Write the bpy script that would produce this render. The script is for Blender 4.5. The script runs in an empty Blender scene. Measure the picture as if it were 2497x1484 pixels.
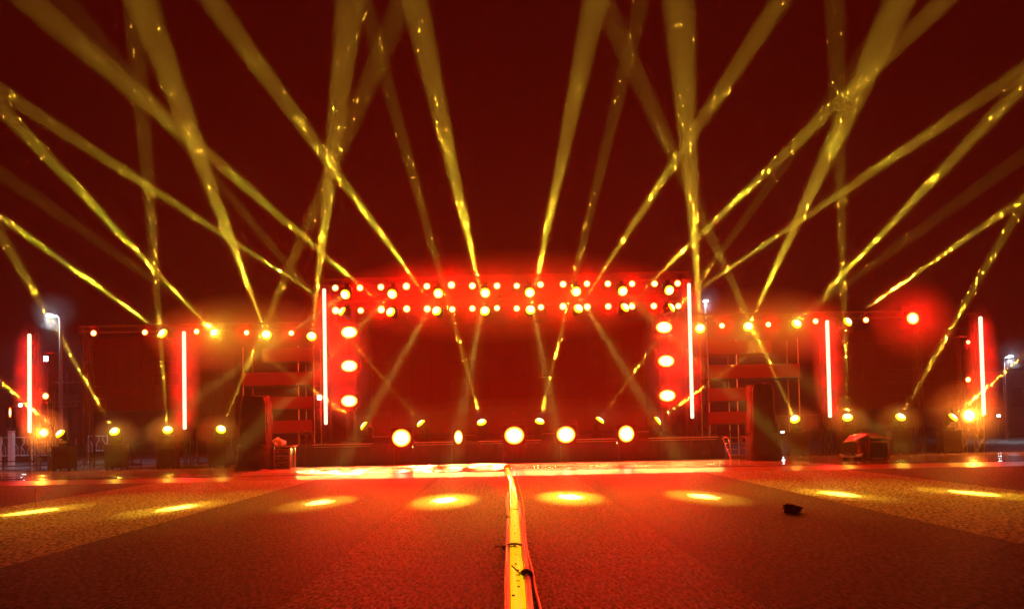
import bpy, bmesh, math, random
from mathutils import Vector, Matrix, Euler
random.seed(7)
S = bpy.context.scene
COL = S.collection
R = math.radians
# ------------------------------------------------------------------ camera
W, H = 2497.0, 1484.0          # pixel frame used for measuring the photograph
LENS, SENS = 26.0, 36.0
VPX, VPY = 1228.0, 1040.0      # where lines running straight away from us meet
CAMZ = 1.7
PITCH, ROLL = R(1.5), R(-1.12)
RM = Matrix.Rotation(math.pi/2 + PITCH, 3, 'X') @ Matrix.Rotation(ROLL, 3, 'Z')
_v = RM.transposed() @ Vector((0, 1, 0))
SHX = (_v.x/-_v.z)*LENS/SENS - (VPX/W - .5)
SHY = (_v.y/-_v.z)*LENS/SENS + (VPY - H/2)/W
cam = bpy.data.objects.new('camera', bpy.data.cameras.new('camera'))
COL.objects.link(cam)
cam.location = (0, 0, CAMZ)
cam.rotation_euler = RM.to_euler()
cam.data.lens = LENS; cam.data.sensor_width = SENS
cam.data.shift_x = SHX; cam.data.shift_y = SHY
cam.data.clip_end = 2000
S.camera = cam
CAM = Vector((0, 0, CAMZ))
def ray(px, py):
    x = (px/W - .5 + SHX)*SENS/LENS
    y = (-(py - H/2)/W + SHY)*SENS/LENS
    return (RM @ Vector((x, y, -1))).normalized()
def P(px, py, Y):
    d = ray(px, py); return CAM + d*(Y/d.y)
def G(px, py, z=0.0):
    d = ray(px, py); return CAM + d*((z - CAMZ)/d.z)
def PX(px, py, Y): return P(px, py, Y).x
def PZ(px, py, Y): return P(px, py, Y).z
# ------------------------------------------------------------------ world (night)
wd = bpy.data.worlds.new('World'); S.world = wd; wd.use_nodes = True
bg = wd.node_tree.nodes['Background']
bg.inputs[0].default_value = (1.0, 0.012, 0.008, 1)
bg.inputs[1].default_value = 0.020
S.view_settings.view_transform = 'Standard'; S.view_settings.look = 'None'
S.view_settings.exposure = 0; S.view_settings.gamma = 1
cy = S.cycles
cy.use_denoising = True
try: cy.denoiser = 'OPENIMAGEDENOISE'
except Exception: pass
cy.max_bounces = 4; cy.diffuse_bounces = 1; cy.glossy_bounces = 2; cy.volume_bounces = 0
cy.transmission_bounces = 2; cy.transparent_max_bounces = 48
cy.caustics_reflective = False; cy.caustics_refractive = False
cy.use_light_tree = True; cy.use_adaptive_sampling = False; cy.sample_clamp_indirect = 4
# ------------------------------------------------------------------ helpers
def tag(o, label=None, cat=None, group=None, kind=None):
    if label: o['label'] = label
    if cat: o['category'] = cat
    if group: o['group'] = group
    if kind: o['kind'] = kind
    return o
def empty(name, loc, rz=0):
    o = bpy.data.objects.new(name, None); COL.objects.link(o)
    o.location = loc; o.rotation_euler = (0, 0, rz); o.empty_display_size = .2
    return o
def frame_of(d):
    d = Vector(d).normalized()
    u = Vector((0, 0, 1)) if abs(d.z) < .9 else Vector((1, 0, 0))
    a = d.cross(u).normalized(); b = a.cross(d).normalized()
    return a, b, d
class MB:
    def __init__(s): s.v = []; s.f = []
    def face(s, pts):
        n = len(s.v); s.v += [tuple(p) for p in pts]; s.f.append(tuple(range(n, n+len(pts)))); return s
    def box(s, x0, x1, y0, y1, z0, z1, b=0.0):
        if b > 0:
            c = ((x0+x1)/2, (y0+y1)/2, (z0+z1)/2)
            bm = bmesh.new(); bmesh.ops.create_cube(bm, size=1)
            for v in bm.verts: v.co = (c[0]+v.co.x*(x1-x0), c[1]+v.co.y*(y1-y0), c[2]+v.co.z*(z1-z0))
            bmesh.ops.bevel(bm, geom=bm.edges[:], offset=b, segments=2, affect='EDGES')
            return s.add(bm)
        n = len(s.v)
        s.v += [(x0,y0,z0),(x1,y0,z0),(x1,y1,z0),(x0,y1,z0),(x0,y0,z1),(x1,y0,z1),(x1,y1,z1),(x0,y1,z1)]
        for q in ((0,3,2,1),(4,5,6,7),(0,1,5,4),(1,2,6,5),(2,3,7,6),(3,0,4,7)): s.f.append(tuple(n+i for i in q))
        return s
    def add(s, bm):
        n = len(s.v); bm.verts.ensure_lookup_table(); bm.verts.index_update()
        s.v += [tuple(v.co) for v in bm.verts]
        s.f += [tuple(n+v.index for v in f.verts) for f in bm.faces]
        bm.free(); return s
    def bar(s, p, q, r, n=6, r2=None, cap=True):
        p = Vector(p); q = Vector(q); a, b, d = frame_of(q-p); r2 = r if r2 is None else r2
        k = len(s.v)
        for c, rr in ((p, r), (q, r2)):
            for i in range(n):
                t = 2*math.pi*i/n; s.v.append(tuple(c + a*math.cos(t)*rr + b*math.sin(t)*rr))
        for i in range(n):
            j = (i+1) % n; s.f.append((k+i, k+j, k+n+j, k+n+i))
        if cap:
            s.f.append(tuple(k+n-1-i for i in range(n))); s.f.append(tuple(k+n+i for i in range(n)))
        return s
    def tube(s, pts, r, n=8, flat=1.0):
        pts = [Vector(p) for p in pts]; k = len(s.v); m = len(pts)
        rr = r if isinstance(r, (list, tuple)) else [r]*m
        for i, p in enumerate(pts):
            d = (pts[min(i+1, m-1)] - pts[max(i-1, 0)]); a, b, d = frame_of(d)
            for j in range(n):
                t = 2*math.pi*j/n; s.v.append(tuple(p + a*math.cos(t)*rr[i] + b*math.sin(t)*rr[i]*flat))
        for i in range(m-1):
            for j in range(n):
                l = (j+1) % n; s.f.append((k+i*n+j, k+i*n+l, k+(i+1)*n+l, k+(i+1)*n+j))
        s.f.append(tuple(k+n-1-i for i in range(n))); s.f.append(tuple(k+(m-1)*n+i for i in range(n)))
        return s
    def lathe(s, prof, n=20, c=(0,0,0), axis='Z'):
        k = len(s.v)
        for (r, z) in prof:
            for j in range(n):
                t = 2*math.pi*j/n; x, y = r*math.cos(t), r*math.sin(t)
                p = (x, y, z) if axis == 'Z' else (x, z, y)
                s.v.append((p[0]+c[0], p[1]+c[1], p[2]+c[2]))
        for i in range(len(prof)-1):
            for j in range(n):
                l = (j+1) % n; s.f.append((k+i*n+j, k+i*n+l, k+(i+1)*n+l, k+(i+1)*n+j))
        s.f.append(tuple(k+n-1-i for i in range(n))); s.f.append(tuple(k+(len(prof)-1)*n+i for i in range(n)))
        return s
    def build(s, name, mat, parent=None, smooth=False, loc=None):
        me = bpy.data.meshes.new(name); me.from_pydata(s.v, [], s.f); me.validate(); me.update()
        bm = bmesh.new(); bm.from_mesh(me); bmesh.ops.recalc_face_normals(bm, faces=bm.faces[:]); bm.to_mesh(me); bm.free()
        me.materials.append(mat)
        if smooth:
            for p in me.polygons: p.use_smooth = True
            try: me.set_sharp_from_angle(angle=R(40))
            except Exception: pass
        o = bpy.data.objects.new(name, me); COL.objects.link(o)
        if parent: o.parent = parent
        if loc: o.location = loc
        return o
def copy_tree(o, parent=None):
    c = o.copy(); COL.objects.link(c); c.parent = parent
    for ch in list(o.children): copy_tree(ch, c)
    return c
ORD = ['first','second','third','fourth','fifth','sixth','seventh','eighth','ninth','tenth','eleventh','twelfth','thirteenth','fourteenth','fifteenth','sixteenth']
# ------------------------------------------------------------------ materials
def mat(name, col, rough=.5, metal=0, coat=0, bump=0, bscale=20, var=0, vscale=6, spec=.5, stretch=None):
    m = bpy.data.materials.new(name); m.use_nodes = True; nt = m.node_tree; b = nt.nodes['Principled BSDF']
    b.inputs['Base Color'].default_value = (*col, 1); b.inputs['Roughness'].default_value = rough
    b.inputs['Metallic'].default_value = metal; b.inputs['Coat Weight'].default_value = coat
    b.inputs['Specular IOR Level'].default_value = spec
    tc = nt.nodes.new('ShaderNodeTexCoord'); mp = nt.nodes.new('ShaderNodeMapping')
    nt.links.new(tc.outputs['Object'], mp.inputs[0])
    if stretch: mp.inputs['Scale'].default_value = stretch
    if var:
        n = nt.nodes.new('ShaderNodeTexNoise'); n.inputs['Scale'].default_value = vscale; n.inputs['Detail'].default_value = 5
        r = nt.nodes.new('ShaderNodeValToRGB'); r.color_ramp.elements[0].position = .3; r.color_ramp.elements[1].position = .7
        r.color_ramp.elements[0].color = (*[c*(1-var) for c in col], 1); r.color_ramp.elements[1].color = (*[min(1, c*(1+var)) for c in col], 1)
        nt.links.new(mp.outputs[0], n.inputs['Vector']); nt.links.new(n.outputs[0], r.inputs[0]); nt.links.new(r.outputs[0], b.inputs['Base Color'])
    if bump:
        n = nt.nodes.new('ShaderNodeTexNoise'); n.inputs['Scale'].default_value = bscale; n.inputs['Detail'].default_value = 4
        k = nt.nodes.new('ShaderNodeBump'); k.inputs['Strength'].default_value = bump; k.inputs['Distance'].default_value = .05
        nt.links.new(mp.outputs[0], n.inputs['Vector']); nt.links.new(n.outputs[0], k.inputs['Height']); nt.links.new(k.outputs[0], b.inputs['Normal'])
    return m
def emis(name, col, st, rim=None, rad=.15, axes=(1,1,0)):
    m = bpy.data.materials.new(name); m.use_nodes = True; nt = m.node_tree; b = nt.nodes['Principled BSDF']
    b.inputs['Base Color'].default_value = (.01, .01, .01, 1); b.inputs['Specular IOR Level'].default_value = .1; b.inputs['Roughness'].default_value = .7
    if rim:   # halo painted into the lens colour: hot centre, yellow ring, coloured rim
        tc = nt.nodes.new('ShaderNodeTexCoord'); mp = nt.nodes.new('ShaderNodeMapping')
        mp.inputs['Location'].default_value = [-a for a in axes]; mp.inputs['Scale'].default_value = [2*a for a in axes]
        ln = nt.nodes.new('ShaderNodeVectorMath'); ln.operation = 'LENGTH'
        cr = nt.nodes.new('ShaderNodeValToRGB'); el = cr.color_ramp.elements
        el[0].position = rad; el[0].color = (*col, 1); el[1].position = .98; el[1].color = (*rim, 1)
        e2 = el.new((rad+.98)/2); e2.color = (1, .62, .05, 1)
        nt.links.new(tc.outputs['Generated'], mp.inputs[0]); nt.links.new(mp.outputs[0], ln.inputs[0]); nt.links.new(ln.outputs['Value'], cr.inputs[0]); nt.links.new(cr.outputs[0], b.inputs['Emission Color'])
    b.inputs['Emission Color'].default_value = (*col, 1); b.inputs['Emission Strength'].default_value = st
    m.cycles.emission_sampling = 'NONE'
    return m
M = dict(
    black=mat('black_metal', (.025,.024,.024), .45, .3, var=.3),
    alu=mat('aluminium', (.12,.115,.11), .45, .7, var=.15),
    trussm=mat('black_truss_paint', (.035,.03,.03), .5, .2, var=.2),
    dark=mat('dark_paint', (.05,.045,.045), .4, 0, var=.2),
    cloth=mat('black_cloth', (.03,.026,.026), .8, bump=.5, bscale=6, var=.4, stretch=(3,3,.4)),
    tarp=mat('black_tarp', (.016,.014,.014), .75, bump=.8, bscale=3, var=.2, spec=.2),
    redtarp=mat('wet_red_tarp', (.45,.10,.12), .28, coat=.5, bump=.6, bscale=4, var=.25),
    deck=mat('wet_deck_board', (.10,.08,.07), .16, bump=.12, bscale=8, var=.3),
    trim=mat('pale_deck_edge', (.72,.68,.6), .3, var=.15, vscale=3),
    white=mat('white_paint', (.72,.72,.74), .45, var=.08),
    grey=mat('grey_plastic', (.22,.22,.23), .4, var=.2),
    pole=mat('galvanised_pole', (.55,.57,.6), .35, .5, var=.1),
    yellow=mat('yellow_tape', (.85,.78,.06), .3, coat=.4, bump=.3, bscale=30, var=.12, vscale=14),
    cream=mat('cream_cable', (.8,.68,.3), .4, var=.1),
    red=mat('red_cable', (.40,.03,.02), .35, coat=.3, bump=.3, bscale=40, var=.4, vscale=20),
    mark=mat('black_marking', (.01,.01,.01), .5),
    asphalt=mat('wet_asphalt', (.06,.055,.05), .5, bump=.4, bscale=30, var=.4),
    wall=mat('plain_wall', (.3,.28,.27), .8, var=.2),
    rail=mat('red_lit_edge_rail', (.75,.42,.42), .25, .2),  # pale pink paints the red-lit edge highlight into the rails
    added_glow_tape=mat('yellow_tape_added_glow', (.85,.78,.06), .3, coat=.4, bump=.3, bscale=30, var=.12, vscale=14),
    L_beam=emis('lit_yellow_lens', (1,.9,.55), 3, (1,.62,.0), .62),
    L_red=emis('lit_warm_red_lens', (1,.9,.6), 3, (.55,.03,.0), .52, (1,0,1)),
    L_blind=emis('lit_blinder_lens', (1,.93,.75), 3.5, (.5,.04,.0), .58, (1,0,1)),
    L_tube=emis('lit_tube', (1,.62,.36), 2.8),
    L_white=emis('lit_white_lamp', (.85,.95,1), 12),
    L_screen=emis('dark_red_screen', (1,.0,.0), .09),
    L_side=emis('dim_red_side_screen', (1,.0,.0), .045),
    L_band=emis('dim_red_screen_band', (1,.0,.003), .20),
)
b_ = M['added_glow_tape'].node_tree.nodes['Principled BSDF']; b_.inputs['Emission Color'].default_value = (1,.80,.0,1); b_.inputs['Emission Strength'].default_value = .75  # emission added to keep the tape bright yellow where little light falls
dm = bpy.data.materials.new('rain_water'); dm.use_nodes = True; nt = dm.node_tree; nt.nodes.clear()
o_ = nt.nodes.new('ShaderNodeOutputMaterial'); t1 = nt.nodes.new('ShaderNodeBsdfTransparent'); t2 = nt.nodes.new('ShaderNodeBsdfTranslucent'); mx = nt.nodes.new('ShaderNodeMixShader')
t2.inputs[0].default_value = (.95,.95,.95,1); mx.inputs[0].default_value = .12
nt.links.new(t1.outputs[0], mx.inputs[1]); nt.links.new(t2.outputs[0], mx.inputs[2]); nt.links.new(mx.outputs[0], o_.inputs[0]); M['drop'] = dm
# ------------------------------------------------------------------ haze (the lit air)
HAZE = 0.0021
hm = bpy.data.materials.new('haze'); hm.use_nodes = True
nt = hm.node_tree; nt.nodes.clear()
out = nt.nodes.new('ShaderNodeOutputMaterial'); pv = nt.nodes.new('ShaderNodeVolumePrincipled')
pv.inputs['Color'].default_value = (.95, .95, .95, 1); pv.inputs['Density'].default_value = HAZE; pv.inputs['Anisotropy'].default_value = .15
nt.links.new(pv.outputs[0], out.inputs['Volume'])
hz = MB().box(-60, 60, -4, 75, -1, 26).build('haze', hm); tag(hz, 'thin drifting smoke and drizzle filling the air over the whole stage', None, kind='stuff')
# ------------------------------------------------------------------ lights
def smoke(loc, ax, dens, label):  # smoke volume added round a lamp to carry its halo
    m = hm.copy(); m.name = 'smoke'; m.node_tree.nodes['Principled Volume'].inputs['Density'].default_value = dens  # material of the added halo volume
    bm = bmesh.new(); bmesh.ops.create_icosphere(bm, subdivisions=4, radius=1)
    for v in bm.verts: v.co = (v.co.x*ax[0], v.co.y*ax[1], v.co.z*ax[2])
    o = MB().add(bm).build('smoke', m, None, True, loc); return tag(o, label, None, kind='stuff')  # volume added for a lamp halo
def lamp(kind, name, loc, col, power, parent=None, aim=None, cone=None, blend=.1, rad=.05):
    d = bpy.data.lights.new(name, kind); d.color = col; d.energy = power
    if kind in ('SPOT', 'POINT'): d.shadow_soft_size = rad
    if kind == 'SPOT': d.spot_size = cone; d.spot_blend = blend
    o = bpy.data.objects.new(name, d); COL.objects.link(o); o.location = loc
    if aim is not None: o.rotation_euler = Vector(aim).to_track_quat('-Z', 'Y').to_euler()
    if parent: o.parent = parent
    return o
YEL = (1, .57, .03)
REDC = (1, .001, .0005)
K_BEAM = 1.8e6
K_GLOW = 18
K_RED = 230
# ------------------------------------------------------------------ fixtures
def head_proto():
    h = MB().lathe([(.05,-.22),(.14,-.2),(.16,-.05),(.15,.1),(.22,.2),(.245,.27),(.22,.275)], 20)
    for i in range(5): h.lathe([(.165,-.12+i*.045),(.168,-.10+i*.045)], 20)
    return h
ML = {}
def moving_head(loc, target, hung, label, group, spot=1.0, glow=1.0, col=YEL, cone=2.35, blend=.25, lens=.23):
    """loc = centre of the moving head; the light leaves its lens towards target"""
    s = -1 if hung else 1
    base_z = loc.z - s*.42
    rt = empty('moving_head_light', (loc.x, loc.y, base_z)); tag(rt, label, 'stage light', group)
    key = ('m', hung)
    d = (Vector(target) - Vector(loc)).normalized()
    if key not in ML:
        b = MB().box(*((-.10,.10,-.10,.10) if hung else (-.19,.19,-.19,.19)), min(0,s*.16), max(0,s*.16), .02)
        if hung: b.bar((-.08,0,.0),(-.08,0,.12),.025); b.bar((.08,0,0),(.08,0,.12),.025)
        y = MB().box(-.24,-.19,-.07,.07, min(s*.2,s*.5), max(s*.2,s*.5), .01).box(.19,.24,-.07,.07, min(s*.2,s*.5), max(s*.2,s*.5), .01)
        y.box(-.24,.24,-.08,.08, min(s*.163,s*.22), max(s*.163,s*.22), .01)
        ML[key] = [b, y, head_proto(), MB().lathe([(.01,.262),(lens,.268),(lens,.285),(lens*.93,.33),(lens*.75,.37),(lens*.45,.40),(.01,.41)], 20)]
        ob = [ML[key][0].build('base', M['black'], rt), ML[key][1].build('yoke', M['black'], rt),
              ML[key][2].build('head', M['dark'], rt, True)]
        ob.append(ML[key][3].build('lens', M['L_beam'], ob[2], True))
        ML[key] = [o.data for o in ob]
    else:
        nm = ['base','yoke','head','lens']; ob = []
        for n_, me in zip(nm, ML[key]):
            o = bpy.data.objects.new(n_, me); COL.objects.link(o); o.parent = rt if n_ != 'lens' else ob[2]; ob.append(o)
    ob[1].rotation_euler = (0, 0, math.atan2(d.y, d.x) - math.pi/2)
    ob[2].location = (0, 0, s*.42)
    ob[2].rotation_euler = d.to_track_quat('Z', 'Y').to_euler()
    if spot > 0:
        l = lamp('SPOT', 'beam_light', (0,0,.46), col, K_BEAM*spot, ob[2], cone=R(cone), blend=blend, rad=.06)
        l.rotation_euler = (math.pi, 0, 0)
    if glow >= .65:
        toc = (CAM - loc).normalized()
        lamp('POINT', 'glow_light', Vector((0,0,s*.42)) + d*.3 + toc*.3, YEL, K_GLOW*glow**2, rt, rad=.04)
    return rt
def wash(loc, label, group, r=.19, glow=1.0, mount='up', warm=REDC):
    rt = empty('wash_light', (loc.x, loc.y, loc.z)); tag(rt, label, 'stage light', group)
    key = ('w', round(r, 3), mount)
    if key not in ML:
        body = MB().lathe([(r*.5,.34),(r*.9,.26),(r*1.08,.06),(r*1.12,0),(r*1.0,-.015)], 22, axis='Y')
        ln = MB().lathe([(.005,-.05),(r*.5,-.045),(r*.9,-.03),(r*.95,-.018)], 22, axis='Y')
        z = {'up':1,'down':-1}[mount]
        yk = MB().box(-r*1.3,-r*1.2,.06,.12, -.03 if z>0 else -r*1.5, r*1.5 if z>0 else .03).box(r*1.2,r*1.3,.06,.12, -.03 if z>0 else -r*1.5, r*1.5 if z>0 else .03)
        yk.box(-r*1.3,r*1.3,.055,.125, min(z*r*1.5,z*(r*1.5+.03)), max(z*r*1.5,z*(r*1.5+.03)))
        cl = MB().box(-.03,.03,.06,.12, min(z*(r*1.5+.032),z*(r*1.5+.16)), max(z*(r*1.5+.032),z*(r*1.5+.16)), .008)
        ob = [body.build('body', M['black'], rt, True), yk.build('yoke', M['black'], rt), cl.build('clamp', M['alu'], rt)]
        ob.append(ln.build('lens', M['L_red'], ob[0], True)); ML[key] = [o.data for o in ob]
    else:
        ob = []
        for n_, me in zip(['body','yoke','clamp','lens'], ML[key]):
            o = bpy.data.objects.new(n_, me); COL.objects.link(o); o.parent = rt if n_ != 'lens' else ob[0]; ob.append(o)
    if glow > 0: lamp('POINT', 'glow_light', (0, -.28, 0), warm, K_RED*glow, rt, rad=.05)
    return rt
def blinder(loc, label, group, w=.42, h=.28, glow=3.0, cells=2):
    rt = empty('blinder_light', (loc.x, loc.y, loc.z)); tag(rt, label, 'stage light', group)
    b = MB().box(-w-.04,w+.04,.0,.2,-h-.03,h+.03,.02).build('housing', M['black'], rt)
    MB().box(-w-.12,-w-.08,.04,.1,-h*.6,h+.14).box(w+.08,w+.12,.04,.1,-h*.6,h+.14).box(-w-.12,w+.12,.04,.1,h+.142,h+.18).build('yoke', M['alu'], rt)
    cw = 2*w/cells
    for i in range(cells):
        cx = -w + cw*(i+.5)
        cell = MB(); n = 20; pr = []
        for rr, yy in ((.02,-.10),(.6,-.085),(.92,-.05),(.98,-.003)):
            pr.append((rr, yy))
        k = len(cell.v)
        for rr, yy in pr:
            for j in range(n):
                t = 2*math.pi*j/n; cell.v.append((cx + rr*cw/2*math.cos(t), yy, rr*h*math.sin(t)))
        for a in range(len(pr)-1):
            for j in range(n):
                l = (j+1) % n; cell.f.append((a*n+j, a*n+l, (a+1)*n+l, (a+1)*n+j))
        cell.f.append(tuple(range(n)))
        cell.build('lamp_cell', M['L_blind'], rt, True)
    lamp('SPOT', 'glow_light', (0, -.30, 0), (1,.004,.001), K_RED*7*glow, rt, aim=(0,-1,-.12), cone=R(150), blend=.6, rad=.08)
    return rt
# ------------------------------------------------------------------ truss
def truss_mb(p, q, s=.3, r=.024, step=None):
    p = Vector(p); q = Vector(q); a, b, d = frame_of(q-p); L = (q-p).length; step = step or s*1.15
    mb = MB(); cs = [a*s/2+b*s/2, a*s/2-b*s/2, -a*s/2-b*s/2, -a*s/2+b*s/2]
    for c in cs: mb.bar(p+c, q+c, r, 6)
    n = max(2, round(L/step))
    for k in range(4):
        c0, c1 = cs[k], cs[(k+1) % 4]
        for i in range(n):
            u, v = p + d*(L*i/n), p + d*(L*(i+1)/n)
            if i % 2: mb.bar(u+c0, v+c1, r*.5, 4, cap=False)
            else: mb.bar(u+c1, v+c0, r*.5, 4, cap=False)
    for e in (p, q):
        for k in range(4): mb.bar(e+cs[k], e+cs[(k+1) % 4], r*.6, 4, cap=False)
    return mb
def truss(name, p, q, label, s=.3, cat='truss', group=None, foot=False):
    p = Vector(p); q = Vector(q)
    rt = empty(name, p); tag(rt, label, cat, group)
    truss_mb((0,0,0), q-p, s).build('lattice', M['trussm'], rt)
    if foot:
        MB().box(-.45,.45,-.45,.45,-.03 if p.z > .05 else 0,.03).build('base_plate', M['dark'], rt)
        MB().box(-.22,.22,-.22,.22,(q-p).z+.002,(q-p).z+.06,.01).build('top_plate', M['dark'], rt)
    return rt
# ================================================================== GROUND
def sheet(name, x0, x1, y0, y1, z, m, kind='structure'):
    return tag(MB().face([(x0,y0,z),(x1,y0,z),(x1,y1,z),(x0,y1,z)]).build(name, m), kind=kind)
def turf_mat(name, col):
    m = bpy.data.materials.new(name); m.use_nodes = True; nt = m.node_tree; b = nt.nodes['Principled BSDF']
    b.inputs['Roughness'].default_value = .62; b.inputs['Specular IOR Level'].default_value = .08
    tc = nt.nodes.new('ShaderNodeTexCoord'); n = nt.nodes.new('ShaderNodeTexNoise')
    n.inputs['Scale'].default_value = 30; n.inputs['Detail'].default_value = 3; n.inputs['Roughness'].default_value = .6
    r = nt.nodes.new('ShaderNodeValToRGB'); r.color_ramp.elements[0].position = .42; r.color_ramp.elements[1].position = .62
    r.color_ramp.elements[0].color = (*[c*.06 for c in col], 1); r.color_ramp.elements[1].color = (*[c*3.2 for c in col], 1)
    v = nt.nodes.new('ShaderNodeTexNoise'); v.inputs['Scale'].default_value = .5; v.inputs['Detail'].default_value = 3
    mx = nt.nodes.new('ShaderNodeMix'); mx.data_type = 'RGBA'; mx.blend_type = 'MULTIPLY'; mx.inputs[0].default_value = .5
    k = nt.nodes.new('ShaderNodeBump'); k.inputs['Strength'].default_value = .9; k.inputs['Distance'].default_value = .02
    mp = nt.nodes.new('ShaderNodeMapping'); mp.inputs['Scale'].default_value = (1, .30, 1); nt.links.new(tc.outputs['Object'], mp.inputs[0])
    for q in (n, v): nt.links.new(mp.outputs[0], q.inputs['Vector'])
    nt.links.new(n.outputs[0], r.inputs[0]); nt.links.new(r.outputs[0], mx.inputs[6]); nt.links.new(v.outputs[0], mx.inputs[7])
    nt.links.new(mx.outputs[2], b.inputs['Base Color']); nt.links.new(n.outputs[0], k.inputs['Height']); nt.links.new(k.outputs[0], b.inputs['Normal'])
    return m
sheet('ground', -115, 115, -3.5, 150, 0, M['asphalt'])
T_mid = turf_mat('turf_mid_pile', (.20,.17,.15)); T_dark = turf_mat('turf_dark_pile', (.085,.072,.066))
T_light = turf_mat('turf_light_pile', (.33,.32,.19)); T_far = turf_mat('turf_far_pile', (.10,.06,.06))
YF = 25.6
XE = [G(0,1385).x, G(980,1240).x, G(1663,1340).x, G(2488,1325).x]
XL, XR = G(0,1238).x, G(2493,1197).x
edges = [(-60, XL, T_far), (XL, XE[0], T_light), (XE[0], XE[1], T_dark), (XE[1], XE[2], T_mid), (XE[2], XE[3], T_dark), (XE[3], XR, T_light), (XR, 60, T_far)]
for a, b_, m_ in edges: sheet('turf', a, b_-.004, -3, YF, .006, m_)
sheet('path', -60, 60, YF+.01, 28.2, .006, mat('wet_red_paving', (.34,.12,.10), .3, bump=.2, bscale=5, var=.35, vscale=3))
# wrinkled wet plastic sheeting in front of the stage
def wrinkle(x0, x1, y0, y1, nx, ny, amp, seed, z=.02, fx=.7, fy=2.2):
    rnd = random.Random(seed); ph = [(rnd.uniform(.3,1)*fx*(1 if rnd.random()<.5 else -1), rnd.uniform(.6,1.4)*fy, rnd.uniform(0,6.28), rnd.uniform(.4,1)) for _ in range(7)]
    mb = MB()
    for j in range(ny+1):
        for i in range(nx+1):
            x = x0+(x1-x0)*i/nx; y = y0+(y1-y0)*j/ny
            h = sum(a*(1-abs(math.sin(kx*x+ky*y+p_)))**3 for kx, ky, p_, a in ph)/3.2
            e = min(1, min(j, ny-j)/2)
            ex = .18*math.sin(x*.9+seed)+.09*math.sin(x*2.3)
            mb.v.append((x, y + (ex if j in (0,ny) else 0), z + amp*h*e + rnd.uniform(0,.002)))
    for j in range(ny):
        for i in range(nx):
            k = j*(nx+1)+i; mb.f.append((k, k+1, k+nx+2, k+nx+1))
    return mb
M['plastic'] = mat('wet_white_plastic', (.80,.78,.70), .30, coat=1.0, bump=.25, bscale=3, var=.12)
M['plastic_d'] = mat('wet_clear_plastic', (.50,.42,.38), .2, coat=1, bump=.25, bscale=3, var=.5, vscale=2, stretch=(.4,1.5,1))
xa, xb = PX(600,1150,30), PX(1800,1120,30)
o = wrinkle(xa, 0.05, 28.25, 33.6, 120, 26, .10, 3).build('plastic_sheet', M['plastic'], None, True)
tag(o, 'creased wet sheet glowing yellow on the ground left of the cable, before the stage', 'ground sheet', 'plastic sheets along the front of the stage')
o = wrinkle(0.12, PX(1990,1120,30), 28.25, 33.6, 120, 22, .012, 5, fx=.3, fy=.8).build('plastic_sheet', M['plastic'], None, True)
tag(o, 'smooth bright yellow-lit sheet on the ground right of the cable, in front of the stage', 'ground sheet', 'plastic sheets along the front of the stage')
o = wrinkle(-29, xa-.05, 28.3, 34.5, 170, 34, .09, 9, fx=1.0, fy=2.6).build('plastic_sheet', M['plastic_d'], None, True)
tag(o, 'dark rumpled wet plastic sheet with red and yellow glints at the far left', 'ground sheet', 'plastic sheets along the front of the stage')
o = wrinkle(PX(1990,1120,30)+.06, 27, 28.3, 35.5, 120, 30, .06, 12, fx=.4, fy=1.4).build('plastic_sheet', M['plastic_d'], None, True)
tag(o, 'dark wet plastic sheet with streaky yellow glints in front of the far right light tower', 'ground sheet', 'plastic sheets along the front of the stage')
# ================================================================== STAGE
YS = 34.6                         # front edge of the deck
xl, xr = PX(716,1085,YS), PX(1768,1064,YS)
zt = PZ(1010,1078,YS)
st = empty('stage', ((xl+xr)/2, YS+6, 0)); tag(st, 'low black stage deck with pale lit front edges under the main lighting truss', 'stage')
ox, oy = (xl+xr)/2, YS+6
def lx(x): return x-ox
MB().box(lx(xl), lx(xr), -6+.05, 6, zt-.12, zt).build('deck', M['deck'], st)
sk = MB()
n = 160
for i in range(n+1):
    x = lx(xl)+(xr-xl)*i/n; yy = -6+.09+.03*math.sin(i*1.7)+.015*math.sin(i*.6)
    sk.v += [(x, yy, .01), (x, yy, zt-.123)]
for i in range(n): sk.f.append((2*i, 2*i+2, 2*i+3, 2*i+1))
sk.build('skirt', M['cloth'], st, True)
for x0, x1, dz in ((760,908,-.05),(1010,1112,0),(1165,1320,0),(1385,1522,0),(1582,1752,-.02)):
    a, b_ = PX(x0,1075,YS), PX(x1,1075,YS)
    MB().box(lx(a), lx(b_), -6-.03, -6+.047, zt-.03+dz*.3, zt+.015+dz*.3, .006).build('edge_strip', M['trim'], st)
    MB().box(lx(a)+.1, lx(b_)-.1, -6-.02, -6+.04, zt-.13+dz*.3, zt-.105+dz*.3, .006).build('edge_strip', M['trim'], st)
ld = bpy.data.lights.new('sheet_fill_light', 'AREA'); ld.shape = 'RECTANGLE'; ld.size = xr-xl-.3; ld.size_y = .05; ld.color = (1,.95,.22); ld.energy = 105; ld.spread = R(70)  # yellow fill light added under the deck edge to brighten the sheets
lo = bpy.data.objects.new('sheet_fill_light', ld); COL.objects.link(lo); lo.parent = st; lo.location = (0, -6-.02, zt-.20); lo.rotation_euler = (R(-70), 0, 0)
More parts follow.
